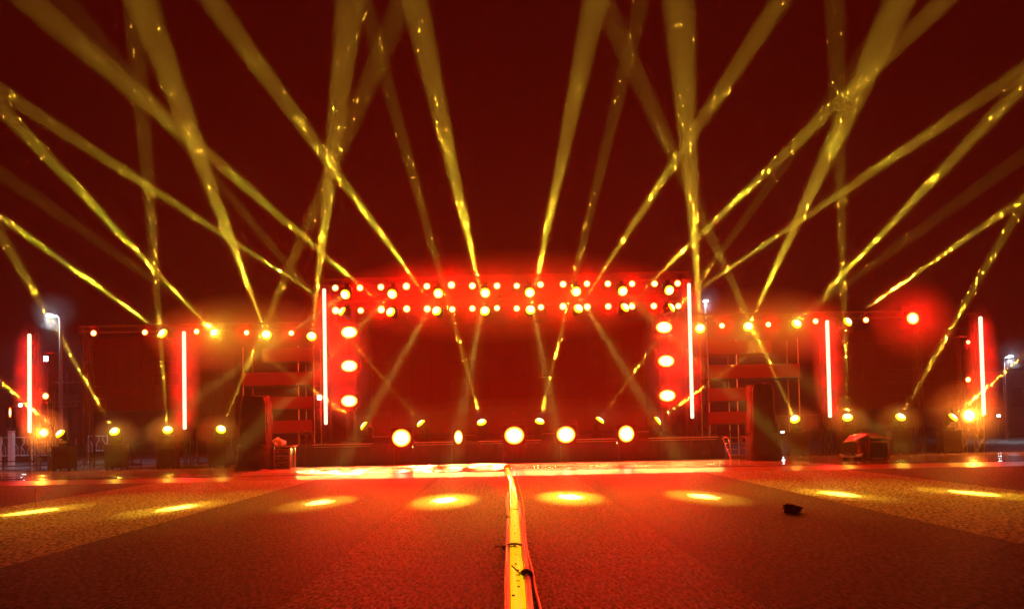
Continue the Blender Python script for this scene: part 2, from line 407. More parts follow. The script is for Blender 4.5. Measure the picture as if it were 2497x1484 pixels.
for x0, x1 in ((910,990),(1118,1163),(1322,1382),(1524,1580)):
    a, b_ = PX(x0,1060,YS+.6), PX(x1,1060,YS+.6)
    rz = empty('stage_riser', ((a+b_)/2, YS+.9, zt)); tag(rz, 'low black riser box on stage edge, '+{910:'leftmost, by the lit edge end',1118:'just left of the centre floor light',1322:'right of the centre floor light',1524:'rightmost, under the last floor blinder'}[x0], 'riser', 'riser boxes along the stage edge')
    w = (b_-a)/2
    MB().box(-w, w, -.5, .6, .002, .28, .02).build('box', M['dark'], rz)
    MB().box(-w, w, -.52, -.46, .283, .305, .005).build('edge', M['trim'], rz)
for k, xx in enumerate((-5.4,-2.7,-.3,2.4,5.1)):
    MB().box(xx-.01, xx+.01, -6+.0, -6+.035, .03, zt-.2).build('skirt_seam', M['grey'], st)
# two flight case lids leaning in the skirt shadow
YT = 36.0
# horizontal trusses over the stage
tl, tr = 792, 1678
for nm, ya, yb, lab in (('u', 686, 676, 'upper black box truss across the stage carrying the top lamp row'), ('l', 741, 731, 'lower box truss across the stage carrying the second lamp row')):
    p = P(tl, ya, YT+.35); q = P(tr, yb, YT+.35); q.z = p.z = (p.z+q.z)/2
    truss('lighting_truss', p, q, lab, .34, group='horizontal trusses over the stage')
ztop = PZ(1235, 681, YT+.35)+.3
for px, lab in ((852,'left'),(1623,'right')):
    x = PX(px, 900, YT+.6); truss('truss_column', (x, YT+.9, zt), (x, YT+.9, ztop), 'truss column on the %s of the stage behind three stacked blinders' % lab, .42, 'truss column', 'truss columns on the stage', True)
# LED screen
x0, x1 = PX(905,900,44), PX(1572,900,44); z0, z1 = zt+.35, PZ(1235,790,44)
def screen(x0, x1, y, z0, z1, nx, nz, label, mt, legs=True):
    rt = empty('led_screen', ((x0+x1)/2, y, z0)); tag(rt, label, 'screen', 'led screens')
    w = (x1-x0)/2; h = z1-z0; cw, ch = 2*w/nx, h/nz
    mb = MB()
    for i in range(nx):
        for j in range(nz):
            mb.box(-w+cw*i+.011, -w+cw*(i+1)-.011, -.05, 0, ch*j+.011, ch*(j+1)-.011)
    mb.build('panel', mt, rt)
    MB().box(-w-.06,-w-.002,-.07,.05,-.06,h+.06).box(w+.002,w+.06,-.07,.05,-.06,h+.06).box(-w,w,-.07,.05,h+.002,h+.06).box(-w,w,-.07,.05,-.06,-.002).build('frame', M['black'], rt)
    if legs:
        for s in (-1,0,1): MB().box(s*w*.8-.04, s*w*.8+.04, .06, .16, -z0+.01, h*.9).box(s*w*.8-.04, s*w*.8+.04, .16, 1.2, -z0+.01, -z0+.09).build('leg', M['black'], rt)
    return rt
screen(x0, x1, 44, z0, z1, 14, 6, 'large dark red LED wall across the back of the stage', M['L_screen'])
screen(PX(203,900,39), PX(432,900,39), 39, PZ(300,1000,39), PZ(300,822,39), 8, 6, 'dark red side screen between the white lamp post and second light tube', M['L_side'])
screen(PX(468,900,39), PX(572,900,39), 39, PZ(520,1040,39), PZ(520,870,39), 4, 6, 'narrow dark screen right of the second light tube from left', M['dark'])
screen(PX(2040,900,39), PX(2338,900,39), 39, PZ(2180,995,39), PZ(2180,806,39), 9, 6, 'dark red side screen at the right behind the isolated big red lamp', M['L_side'])
# banded towers left and right of the stage
def band_tower(bands, posts, Y, label):
    xs = [PX(a, (b1+b2)/2, Y) for (a, _, b1, b2) in bands]; xe = [PX(c, (b1+b2)/2, Y) for (_, c, b1, b2) in bands]
    cx = (min(xs)+max(xe))/2
    rt = empty('banded_scaffold', (cx, Y, 0)); tag(rt, label, 'scaffold tower', 'scaffold towers beside the stage')
    for (a, c, b1, b2), xa_, xe_ in zip(bands, xs, xe):
        zt_, zb_ = PZ((a+c)/2, b1, Y), PZ((a+c)/2, b2, Y)
        MB().box(xa_-cx, xe_-cx, -.08, 0, zb_, zt_, .01).build('red_panel', M['L_band'], rt)
        MB().box(xa_-cx, xe_-cx, .01, 1.6, zb_-.05, zb_-.002).build('floor_board', M['dark'], rt)
    top = max(PZ(b[0], b[2], Y) for b in bands)
    for px in posts:
        x = PX(px, 950, Y)-cx
        MB().bar((x, .09, 0), (x, .09, top+.1), .03).bar((x, 1.55, 0), (x, 1.55, top+.1), .03).build('post', M['pole'], rt)
    return rt
band_tower([(640,762,848,880),(590,762,907,938),(655,762,966,995),(655,762,1024,1054)], (592,727,765), 38.5, 'scaffold tower of glowing red bands left of the stage, behind the tall black speaker cover')
band_tower([(1728,1880,831,861),(1728,1950,888,920),(1728,1830,945,976),(1728,1820,1003,1032)], (1729,1799,1950), 38.5, 'scaffold tower of glowing red bands right of the stage, behind the right speaker cover')
# side trusses with lamp rows
for a, b_, lab in (((195,806),(774,790),'long side truss at the left carrying alternating red and yellow lamps'), ((1692,778),(2250,762),'long side truss at the right carrying alternating red and yellow lamps')):
    p = P(*a, YT+.35); q = P(*b_, YT+.35); q.z = p.z = (p.z+q.z)/2
    truss('lighting_truss', p, q, lab, .3, group='side trusses')
for px, py, lab in ((205,812,'left end of the left side truss'),(2243,775,'right end of the right side truss')):
    x = PX(px, py, YT+.6); truss('truss_column', (x, YT+.95, 0), (x, YT+.95, PZ(px,py,YT)+.2), 'upright truss column at the '+lab, .3, 'truss column', 'truss columns', True)
# light tubes on towers
TUB = [((73,812),(71,1056),'leftmost light tube, standing alone beside the white railing'),
       ((448,806),(451,1048),'second light tube from the left, beside the scaffold'),
       ((790,702),(795,1036),'tall light tube on the left edge of the stage'),
       ((1679,689),(1689,1021),'tall light tube on the right edge of the stage'),
       ((2017,779),(2024,1019),'second light tube from the right, left of the right side screen'),
       ((2391,770),(2399,1013),'rightmost light tube, by the big orange lamp')]
for (a, b_, lab) in TUB:
    Yt = 35.4
    x = (PX(*a,Yt)+PX(*b_,Yt))/2; zt1, zb = PZ(*a,Yt), PZ(*b_,Yt)
    rt = empty('light_tube', (x, Yt, zb)); tag(rt, 'glowing '+lab, 'light tube', 'upright glowing light tubes')
    h = zt1-zb
    MB().lathe([(.04,.03),(.078,.06),(.082,.2),(.082,h-.2),(.078,h-.06),(.04,h-.03)], 14).build('tube', M['L_tube'], rt, True)
    MB().box(-.06,.06,.10,.16,-.1,h+.05).build('backing', M['black'], rt)
    MB().lathe([(.03,-.05),(.07,-.04),(.07,.028),(.03,.029)], 12).build('end_cap', M['black'], rt)
    MB().lathe([(.03,h-.028),(.07,h-.027),(.07,h+.04),(.03,h+.05)], 12).build('end_cap', M['black'], rt)
    k = 4
    for i in range(k):
        lamp('POINT', 'tube_light', (0, -.12, h*(i+.5)/k), (1,.001,.001), 220, rt, rad=.04)
    tz = zt1+.15
    truss('truss_column', (x, Yt+.42, 0), (x, Yt+.42, tz), 'truss column behind the '+lab, .3, 'truss column', 'truss columns behind the light tubes', True)
# ================================================================== LAMPS
YL = 35.6
def pt(px, py, Y=YL): return P(px, py, Y)
POOL = [(78,1248),(432,1238),(778,1225),(1085,1219),(1390,1211),(1715,1210),(2045,1204),(2372,1202)]
UP = [(847,714),(960,713),(1071,711),(1184,710),(1291,709),(1403,707),(1515,706),(1627,704)]
LO = [(847,767),(960,767),(1070,765),(1184,764),(1292,762),(1405,760),(1515,758),(1625,758)]
UG = [.5,.55,.7,1.3,1.2,1.2,.9,.7]; LG = [.35,.8,1.3,1.2,1.3,1.4,.6,.5]
for i, (a, pl) in enumerate(zip(UP, POOL)):
    L = pt(*a, YL-.34); t = G(*pl)
    r_ = moving_head(L, t, True, 'hanging yellow beam lamp, %s from the left in the upper stage row' % ORD[i], 'beam lamps in the upper row', spot=.55, glow=UG[i], cone=1.9, blend=1.0, col=(1,.62,.08))
    hd = [c for c in r_.children if c.name.startswith('head')][0]
    l = lamp('SPOT', 'beam_light', (0,0,.46), YEL, K_BEAM*.030, hd, cone=R(5.5), blend=1, rad=.05); l.rotation_euler = (math.pi,0,0)  # soft spot added for the halo round the pool
    l = lamp('SPOT', 'beam_light', (0,0,.47), YEL, K_BEAM*(.0048 if i in (0,1,6,7) else .0014), hd, cone=R(17), blend=1, rad=.05); l.rotation_euler = (math.pi,0,0)  # wide spot added to brighten the ground, stronger at the sides
LOB = [((0,222),27,1.2,2.4),((70,0),19,1.0,2.4),((515,0),20,1.0,2.4),((1010,0),18,1.1,2.4),((1452,0),19,1.0,2.4),((1905,0),21,1.0,2.4),((2200,100),24,1.2,2.4),((2497,170),27,1.3,2.4)]
for i, (a, (e, Y, s, c)) in enumerate(zip(LO, LOB)):
    moving_head(pt(*a, YL-.34), P(*e, Y), True, 'hanging yellow beam lamp, %s from the left in the lower stage row' % ORD[i], 'beam lamps in the lower row', spot=s, glow=LG[i], cone=c)
SIDE = [((408,820),(0,528),28,.9,.9,'first yellow beam lamp on the left side truss'),((532,820),(0,262),24,1.1,2.2,'second and largest yellow beam lamp on the left side truss'),
        ((652,822),(343,0),17,1.25,1.8,'third yellow beam lamp on the left side truss, above the crossing beams'),((759,826),(855,0),18,1.15,.7,'fourth yellow beam lamp on the left side truss, next to the tall tube'),
        ((1708,806),(1655,0),17,1.25,1.7,'first yellow beam lamp on the right side truss, next to the tall tube'),((1822,802),(2195,0),17,1.25,1.5,'second yellow beam lamp on the right side truss'),
        ((1935,797),(2497,205),23,1.1,1.5,'third yellow beam lamp on the right side truss'),((2056,792),(2497,482),28,.9,.8,'fourth yellow beam lamp on the right side truss, next to a light tube')]
for a, e, Y, s, g, lab in SIDE:
    mh = moving_head(pt(*a), P(*e, Y), True, lab, 'beam lamps on the side trusses', spot=s, glow=g*1.35)
FL = [((158,1066),(0,930),33,.4,.45,'beside the leftmost tube'),((285,1061),(0,568),27,.8,1.0,'under the left side screen'),((410,1058),(335,130),24,.55,1.1,'left of the second tube'),((535,1055),(985,0),22,.75,.8,'left of the black speaker cover'),
      ((900,1046),(-60,380),31,.45,.7,'first from the left on the stage floor'),((1036,1043),(520,430),32,.45,.9,'second from the left on the stage floor'),((1178,1041),(915,100),26,.6,.4,'third from the left on the stage floor'),
      ((1313,1039),(1565,0),26,.6,.4,'fourth from the left on the stage floor'),((1454,1036),(1948,350),32,.45,.7,'fifth from the left on the stage floor'),((1591,1034),(2497,378),31,.45,.6,'sixth from the left on the stage floor'),
      ((1943,1031),(1505,80),24,.7,.8,'behind the right speaker cover'),((2067,1028),(2035,0),24,.55,1.0,'behind the tarp-covered case'),((2190,1027),(2520,450),27,.7,.9,'right of the tarp-covered case'),((2312,1027),(2497,868),33,.4,.5,'left of the big orange lamp')]
for i, (a, e, Y, s, g, lab) in enumerate(FL):
    L = pt(*a); on = 4 <= i <= 9
    moving_head(L, P(*e, Y), False, ('yellow beam lamp standing on the stage, ' if on else 'yellow beam lamp standing on a dark case ') + lab, 'beam lamps standing on the floor', spot=s, glow=g*(.8 if on else 1.6), cone=2.2)
    bz = L.z-.42
    if not on:
        fc = empty('flight_case', (L.x, L.y, 0)); tag(fc, 'dark flight case under the yellow floor lamp '+lab, 'flight case', 'flight cases under the floor lamps')
        MB().box(-.42,.42,-.32,.32,.12,bz-.35,.015).build('body', M['dark'], fc)
        MB().box(-.43,.43,-.33,.33,bz-.348,bz-.004,.015).build('lid', M['dark'], fc)
        for sx in (-.36,.36):
            for sy in (-.26,.26): MB().lathe([(.03,-.02),(.058,-.02),(.058,.02),(.03,.02)], 12, (sx,sy,.06), 'Y').box(sx-.015,sx+.015,sy-.02,sy+.02,.1,.122).build('castor', M['black'], fc)
        MB().bar((-.433,-.334,.14),(-.433,-.334,bz-.02),.012).build('corner_rail', M['alu'], fc)
        MB().bar((.433,-.334,.14),(.433,-.334,bz-.02),.012).build('corner_rail', M['alu'], fc)
    elif bz > zt+.02:
        MB_ = MB().box(-.22,.22,-.22,.22,0,bz-zt-.003,.01)
        fc = empty('lamp_stand', (L.x, L.y, zt)); tag(fc, 'small black stand under the yellow floor lamp '+lab, 'stand', 'stands under the stage floor lamps'); MB_.build('block', M['black'], fc)
TW = [(818,702,.8),(878,702,.8),(929,700,1),(991,698,1.5),(1041,698,1.1),(1101,695,1.7),(1152,697,1.3),(1212,697,1),(1260,697,.7),(1318,694,.9),(1373,693,1.1),(1431,692,.9),(1482,692,.9),(1541,692,.8),(1596,692,.8),(1652,691,.8)]
BW = [(819,757,1.6),(880,757,.7),(930,755,1.5),(992,753,1.4),(1042,753,1.4),(1103,754,.8),(1152,752,.8),(1212,751,.6),(1260,752,.7),(1319,749,.8),(1373,747,1.5),(1432,748,1.3),(1483,747,.9),(1541,747,.8),(1594,746,.9),(1654,746,.6)]
WC = (1, .0015, .0005)
for i, (x, y, g) in enumerate(TW): wash(pt(x,y), 'small warm red lamp, %s from left in the main truss top row' % ORD[i], 'wash lamps in the top row', .15+.035*g, g*1.25*(i % 2), 'down', WC)
for i, (x, y, g) in enumerate(BW): wash(pt(x,y), 'small warm red lamp, %s from left in the main truss second row' % ORD[i], 'wash lamps in the second row', .15+.035*g, g*1.25*((i+1) % 2), 'down', WC)
SW = [(229,812,1.1,'leftmost red lamp on the left side truss'),(354,810,.9,'second red lamp on the left side truss'),(480,808,.9,'third red lamp on the left side truss, right of the light tube'),(602,811,.7,'fourth red lamp on the left side truss'),(711,812,.8,'fifth red lamp on the left side truss, near the tall tube'),
      (1760,794,.9,'leftmost red lamp on the right side truss'),(1873,791,.9,'second red lamp on the right side truss'),(1988,783,1.0,'third red lamp on the right side truss, left of the light tube'),(2111,780,.9,'fourth red lamp on the right side truss')]
for x, y, g, lab in SW: wash(pt(x,y), lab, 'wash lamps on the side trusses', .13+.03*g, g*.6, 'up')
big = wash(pt(2225,776), 'isolated large orange red lamp with wide halo at the right side truss end', 'wash lamps on the side trusses', .33, 3.4, 'up', (1,.002,.001))
EX = [(112,965,.8,.17,'red lamp right of the leftmost tube, halfway up'),(108,1054,1.3,.24,'orange lamp low down beside the leftmost tube'),(2360,834,.5,.11,'small red lamp left of the rightmost tube, near its top'),(2360,925,.6,.15,'red lamp left of the rightmost tube, halfway up'),(2362,1012,3.0,.38,'big orange lamp at the foot of the rightmost tube')]
for x, y, g, r_, lab in EX:
    L = pt(x,y); wash(L, lab, 'lamps beside the outer tubes', r_, g*(1.3 if r_ > .2 else .6), 'down', (1,.25,.02) if r_ > .2 else WC)
for px, lab, ya in ((112,'left','mounting'),(2361,'right','mounting')):
    x = pt(px, 960).x
    truss('truss_column', (x, YL+.5, 0), (x, YL+.5, PZ(px, 820 if px > 999 else 860, YL)), 'thin truss column holding small red lamps beside the outer %s tube' % lab, .22, 'truss column', 'truss columns beside the outer tubes', True)
for i, (x, y) in enumerate([(852,810),(852,892),(852,977),(1619,798),(1624,880),(1627,964)]):
    blinder(pt(x,y), 'wide orange white blinder lamp, %s of the three on the %s stage column' % (['top','middle','bottom'][i%3], 'left' if i < 3 else 'right'), 'blinders on the stage columns', .42, .30, 1.5, 1)
for x, y, w, h, g, lab in [(979,1067,.38,.36,2.6,'large glaring floor blinder on the left of the stage edge'),(1118,1065,.17,.28,.9,'narrow floor blinder at the stage edge left of centre'),(1254,1061,.40,.36,2.4,'large glaring floor blinder at the centre of the stage edge'),(1380,1059,.38,.34,2.4,'large glaring floor blinder right of centre on the stage edge'),(1527,1057,.32,.34,2.0,'glaring floor blinder at the right of the stage edge')]:
    blinder(P(x,y,34.3), lab, 'blinders on the stage edge', w*1.2, h*1.2, g, 1)

def halo_puffs(c, ax, dens, label, n=3):  # nested smoke shells added round lamps in place of lens bloom
    for k in range(n):
        f = 1-.6*k/n
        smoke(c, (ax[0]*(1-(1-f)*.35), ax[1]*f, ax[2]*f), dens/n, label)
halo_puffs(P(1235,722,YL), (8.9,1.2,2.3), .19, 'smoke added for the halo round the lamp rows of the main truss', 6)
halo_puffs(P(585,815,YL), (4.6,1.2,2.0), .19, 'smoke added for the halo round the lamps of the left side truss', 5)
halo_puffs(P(1860,798,YL), (4.4,1.2,2.0), .19, 'smoke added for the halo round the lamps of the right side truss', 5)
halo_puffs(P(1250,1030,YL-.6), (7.6,1.2,1.2), .07, 'smoke added for the blinder halos along the stage edge', 2)
for x_, y_ in ((852,893),(1623,880)): halo_puffs(P(x_,y_,YL), (1.2,1.0,3.1), .14, 'smoke added for the halo round the blinders on the stage column', 2)
for x_, y_ in ((285,1061),(410,1058),(535,1055),(1943,1031),(2067,1028),(2190,1027)): halo_puffs(P(x_,y_,YL-.2), (1.1,.9,.95), .13, 'small puff of smoke added for the halo round a floor lamp', 4)
halo_puffs(P(134,757,40.3), (1.3,.9,1.1), .09, 'smoke puff added for the halo round the left street lamp head', 3)
halo_puffs(P(1724,726,59.8), (1.2,.9,1.2), .05, 'smoke puff added for the halo round the middle street lamp head', 2)
halo_puffs(P(2472,858,54.8), (1.3,.9,1.2), .05, 'smoke puff added for the halo round the right street lamp head', 2)
halo_puffs(P(2225,776,YL-.2), (2.1,1.2,2.1), .08, 'smoke added for the halo round the isolated red lamp', 5)
halo_puffs(P(2355,1012,YL-.2), (2.0,1.2,1.8), .07, 'smoke added for the halo round the orange lamp', 5)
halo_puffs(P(108,1050,YL-.2), (1.1,.9,1.1), .10, 'smoke added for the halo round the low orange lamp', 2)
for (a_, b_, _) in TUB:
    p_, q_ = P(*a_,35.2), P(*b_,35.2); halo_puffs((p_+q_)/2, (.8,.5,(p_.z-q_.z)/2+.6), .14, 'smoke added for the halo round a light tube', 3)
# ================================================================== OBJECTS AROUND THE STAGE
def lumpy(cx, w, d, h, z0, seed, top=1.0, rings=16, n=28, sq=4.0, amp=.05, cap=True):
    """a cloth-covered upright bulk: superellipse rings with folds"""
    rnd = random.Random(seed); mb = MB(); ph = [rnd.uniform(0,6.28) for _ in range(6)]
    for j in range(rings+1):
        t = j/rings; s = (1-t)*1.0 + t*top; s *= 1+.06*math.sin(t*5+ph[0])
        if t > .93: s *= .93
        for i in range(n):
            a = 2*math.pi*i/n; ca, sa = math.cos(a), math.sin(a)
            rr = (abs(ca)**sq+abs(sa)**sq)**(-1/sq)
            f = 1+amp*math.sin(a*7+ph[1]+t*2)+amp*.7*math.sin(a*11+ph[2]-t*3)
            mb.v.append((cx+w/2*ca*rr*s*f, d/2*sa*rr*s*f, z0+h*t+.03*math.sin(a*3+ph[3])*t))
    for j in range(rings):
        for i in range(n):
            l = (i+1) % n; mb.f.append((j*n+i, j*n+l, (j+1)*n+l, (j+1)*n+i))
    mb.f.append(tuple(rings*n+i for i in range(n)))
    return mb
YP = 32.6
def speaker_tower(x0, x1, ytop, ybot, label, side):
    xa, xb = PX(x0,1080,YP), PX(x1,1080,YP); cx = (xa+xb)/2; w = xb-xa
    h = PZ((x0+x1)/2, ytop, YP)
    rt = empty('covered_speaker_stack', (cx, YP, 0)); tag(rt, label, 'speaker stack', 'covered speaker stacks')
    hb = h*.36
    lumpy(-side*w*.06, w*1.08, 1.3, hb, .0, 3+side, .97, amp=.02).build('base_cover', M['tarp'], rt, True)
    lumpy(0, w*.90, 1.1, h-hb-.003, hb+.003, 5+side, .96, amp=.025).build('top_cover', M['tarp'], rt, True)
    e = side*w*.42
    MB().tube([(e*.8,-.5,h+.01),(e,-.56,h*.93),(e*1.02,-.6,h*.6),(e*1.1,-.68,h*.40),(e*1.25,-.7,h*.33)], .010, 6).build('cover_rope', M['redtarp'], rt, True)
    MB().tube([(e*.85,-.5,h-.02),(e*1.15,-.55,h*.7),(e*1.45,-.6,h*.45),(e*1.5,-.7,h*.34)], .008, 6).build('cover_rope', M['redtarp'], rt, True)
    MB().tube([(-e*.3,-.3,h-.05),(-e*.25,-.3,h+.06),(-e*.1,-.3,h+.07),(0,-.3,h-.04)], .02, 6).build('lifting_handle', M['redtarp'], rt, True)
    return rt
speaker_tower(588, 664, 966, 1142, 'tall speaker stack under a black cover left of the stage, beside the equipment rack', 1)
speaker_tower(1822, 1892, 938, 1122, 'tall speaker stack under a black cover right of the stage, beside the steps', -1)
def rack(x0, x1, yt, yb, Y, label, cover):
    xa, xb = PX(x0,(yt+yb)/2,Y), PX(x1,(yt+yb)/2,Y); cx = (xa+xb)/2; w = (xb-xa)/2; h = PZ((x0+x1)/2, yt, Y)
    rt = empty('equipment_rack', (cx, Y, 0)); tag(rt, label, 'rack')
    for sx in (-1,1):
        for sy in (0,.7): MB().box(sx*w-.025, sx*w+.025, sy-.025, sy+.025, 0, h).build('upright', M['rail'], rt)
    n = 3
    for i in range(n):
        z0 = .08+(h-.12)*i/n; z1 = .08+(h-.12)*(i+1)/n-.05
        MB().box(-w+.03, w-.03, .0, .65, z0, z1, .015).build('case', M['dark'], rt)
        MB().box(-w+.04, w-.04, -.016, -.002, z1-.03, z1-.005).box(-w+.04, -w+.065, -.016, -.002, z0+.02, z1-.032).box(w-.065, w-.04, -.016, -.002, z0+.02, z1-.032).build('rim', M['rail'], rt)
        for s in (-.5,.5):
            MB().tube([(s*w-.06,-.005,z0+.14),(s*w-.06,-.05,z0+.13),(s*w+.06,-.05,z0+.13),(s*w+.06,-.005,z0+.14)], .012, 6).build('handle', M['rail'], rt)
    if cover:
        MB().box(-w-.12, w+.12, -.12, .8, h+.002, h+.05, .015).build('top_board', M['plastic'], rt)
    return rt
rack(668, 708, 1089, 1141, 32.8, 'low rack of dark cases with handles between the left speaker cover and the stage', True)
# crumpled pale cover on the rack
bm = bmesh.new(); bmesh.ops.create_icosphere(bm, subdivisions=4, radius=1); rnd = random.Random(2)
for v in bm.verts:
    f = 1+.16*math.sin(v.co.x*7+2)*math.sin(v.co.y*6)+.12*math.sin(v.co.z*9+v.co.x*5)
    v.co = Vector((v.co.x*.34*f+.06*v.co.z, v.co.y*.3*f, max(-.0, v.co.z*.32*f)))
rp = P(672, 1086, 32.9)
o = MB().add(bm).build('crumpled_cover', M['plastic'], None, True, (rp.x, 33.1, PZ(688,1089,32.8)+.055)); tag(o, 'crumpled pale wet cover lying on the low rack beside the left speaker stack', 'cover')
# steps on the right
xa, xb = PX(1778,1090,33.4), PX(1822,1090,33.4); hs = PZ(1790,1066,33.4)
sp = empty('stage_steps', ((xa+xb)/2, 33.4, 0)); tag(sp, 'metal stage steps with thin rails between the stage and the right speaker cover', 'steps')
w = (xb-xa)/2
for i in range(4):
    MB().box(-w, w, .9-.3*(3-i)-.3+.0, .9-.3*(3-i)-.02, hs*(i+1)/4-.04, hs*(i+1)/4, .006).build('tread', M['grey'], sp)
for s in (-1,1):
    MB().bar((s*w,-.3,.0),(s*w,.9,hs-.05),.03).build('stringer', M['redtarp'], sp)
    MB().tube([(s*w-.04*s,-.1,.1),(s*w,-.1,hs*.75),(s*w,.2,hs+.02),(s*w,.85,hs+.03)], .02, 6).build('rail', M['redtarp'], sp)
# folded chairs / stands at the left end of the stage
for px, lab in ((738,'left'),(752,'right')):
    c = P(px, 1084, 35.3); c.z = zt
    rt = empty('folding_chair', c, .4 if px == 738 else -.3); tag(rt, 'thin framed folding chair on the left end of the stage, %s one of the pair' % lab, 'chair', 'folding chairs on the stage')
    for s in (-.2,.2):
        MB().tube([(s,.2,.01),(s,.02,.42),(s,-.02,.62),(s,.08,.66)], .013, 6).build('frame_rail', M['redtarp'], rt)
        MB().bar((s*.9,-.2,.01),(s*.9,.14,.40),.012).build('leg', M['redtarp'], rt)
    MB().box(-.19,.19,-.17,.18,.39,.41,.008).build('seat', M['dark'], rt); MB().box(-.185,.185,-.02,.0,.47,.6,.008).build('backrest', M['dark'], rt)
# tarp covered case right
Yc = 31.0
xa, xb = PX(2095,1090,Yc), PX(2166,1090,Yc); zc = PZ(2130,1062,Yc); w = (xb-xa)/2
cs = empty('covered_case', ((xa+xb)/2, Yc, 0)); tag(cs, 'tall equipment case under a sagging wet red tarp roof, right of the stage', 'case')
MB().box(-w*.35, w, 0, .9, .10, zc-.12, .02).build('body', M['dark'], cs)
MB().box(-w*.22, w*.88, -.02, -.002, .2, zc-.35, .01).build('front_panel', M['black'], cs)
for x in (-w*.35, w): MB().box(x-.03, x+.03, -.055, -.003, .06, zc-.1).build('corner_rail', M['rail'], cs)
MB().box(-w*.33+.03, w-.033, -.05, -.003, zc-.28, zc-.22).build('top_rail', M['rail'], cs)
MB().tube([(w*.65,-.03,zc-.38),(w*.65,-.07,zc-.4),(w*.65,-.07,zc-.62),(w*.65,-.03,zc-.64)], .014, 6).build('handle', M['alu'], cs)
for sx in (-w*.2, w*.85): MB().lathe([(.02,-.02),(.05,-.02),(.05,.02),(.02,.02)], 12, (sx, .1, .05), 'Y').build('castor', M['black'], cs)
tp = MB(); nx, ny = 24, 10
for j in range(ny+1):
    for i in range(nx+1):
        u = i/nx; v = j/ny; x = -w*1.3+2.35*w*u
        z = zc-.10+.24*math.sin(math.pi*min(1,max(0,u))**.8)*(1-.2*abs(v-.5)) - .14*(1-u)**3 + .02*math.sin(u*19+v*5) - (.05 if j in (0,ny) else 0)
        tp.v.append((x, -.18+1.25*v+.03*math.sin(u*11), z))
for j in range(ny):
    for i in range(nx):
        k = j*(nx+1)+i; tp.f.append((k,k+1,k+nx+2,k+nx+1))
o = tp.build('tarp_roof', M['redtarp'], cs, True); sd = o.modifiers.new('thickness','SOLIDIFY'); sd.thickness = .02
tp = MB(); n = 40
for i in range(n+1):
    u = i/n; x = -w*1.12+w*.86*u
    for j in range(7):
        v = j/6; tp.v.append((x+.05*math.sin(v*3+u*9), .10+.08*math.sin(u*24+v*2)-.1*v, (zc-.20)*(1-v)+.04))
for i in range(n):
    for j in range(6): k = i*7+j; tp.f.append((k,k+7,k+8,k+1))
tp.build('tarp_drape', M['redtarp'], cs, True)
# dolly
xa, xb = PX(2056,1112,Yc), PX(2092,1112,Yc); w = (xb-xa)/2
dl = empty('dolly', ((xa+xb)/2, Yc-.1, 0)); tag(dl, 'small low dolly with turned-up pale ends beside the tarp-covered case', 'dolly')
MB().box(-w, w, -.2, .25, .15, .20, .01).build('platform', M['plastic'], dl)
for s in (-1,1):
    MB().box(-.02,.14,-.18,.22,0,.025,.006).build('end_flap', M['plastic'], dl, loc=(s*w,0,.203)).rotation_euler = (0, -R(38) if s > 0 else -R(142), 0)
    for q in (-.12,.16): MB().lathe([(.02,-.025),(.07,-.025),(.07,.025),(.02,.025)], 14, (s*w*.75, q, .075), 'Y').build('wheel', M['black'], dl)
# lamp posts
def post(px, pyt, pyb, Y, label, reach, power, hw=.28):
    b = P(px, pyb, Y); t = P(px, pyt, Y); rt = empty('lamp_post', (b.x, Y, 0)); tag(rt, label, 'lamp post', 'white lamp posts'); h = t.z
    MB().tube([(0,0,.05),(0,0,h*.5),(0,0,h-.5),(reach*.15,0,h-.15),(reach*.5,0,h),(reach*.8,0,h+.02)], [.11,.10,.085,.07,.06,.05], 10).build('pole', M['pole'], rt, True)
    MB().lathe([(.2,0),(.2,.05),(.12,.06)], 12).build('base', M['pole'], rt)
    hd = MB().box(reach-hw, reach+hw*.4, -.16, .16, h-.02, h+.1, .03).build('lamp_head', M['grey'], rt)
    MB().box(reach-hw*.9, reach+hw*.35, -.14, .14, h-.08, h-.023, .015).build('lens', M['L_white'], hd)
    lamp('SPOT', 'lamp_light', (reach-.1, -.05, h-.2), (.75,.88,1), power*5, rt, aim=(0,0,-1), cone=R(130), blend=.6, rad=.1)
    lamp('POINT', 'lamp_light', (reach-.1, -.3, h-.1), (.75,.88,1), power*.35, rt, rad=.1)
    return rt
wl = post(149, 768, 1020, 40.5, 'tall white street lamp at the far left with a bright bluish head', -.42, 150, .34)
post(1722, 733, 830, 60, 'white street lamp peeking over the right side truss beside the tall tube', .12, 200, .3)
post(2455, 868, 1100, 55, 'thin curved street lamp at the far right edge', .55, 180, .3)
for z_, wd_, px_ in ((925,.5,150),(933,.35,150),(977,2.3,152),(991,1.0,150)):
    pass
up = empty('utility_pole', (PX(165,1000,56), 56, 0)); tag(up, 'thin dark utility pole with crossarms behind the left street lamp', 'utility pole')
uh = PZ(165, 905, 56)
MB().bar((0,0,0),(0,0,uh),.07,8,.05).build('pole', M['dark'], up)
for pz_, ww in ((932,1.1),(979,3.1),(990,1.5)):
    z = PZ(165,pz_,56); MB().box(-ww,ww*.8,-.04,.04,z-.03,z+.03).build('crossarm', M['pole'], up)
    for q in (-.8,-.3,.4): MB().lathe([(.03,.032),(.06,.05),(.05,.10),(.02,.14)], 8, (q*ww, 0, z)).build('insulator', M['white'], up)
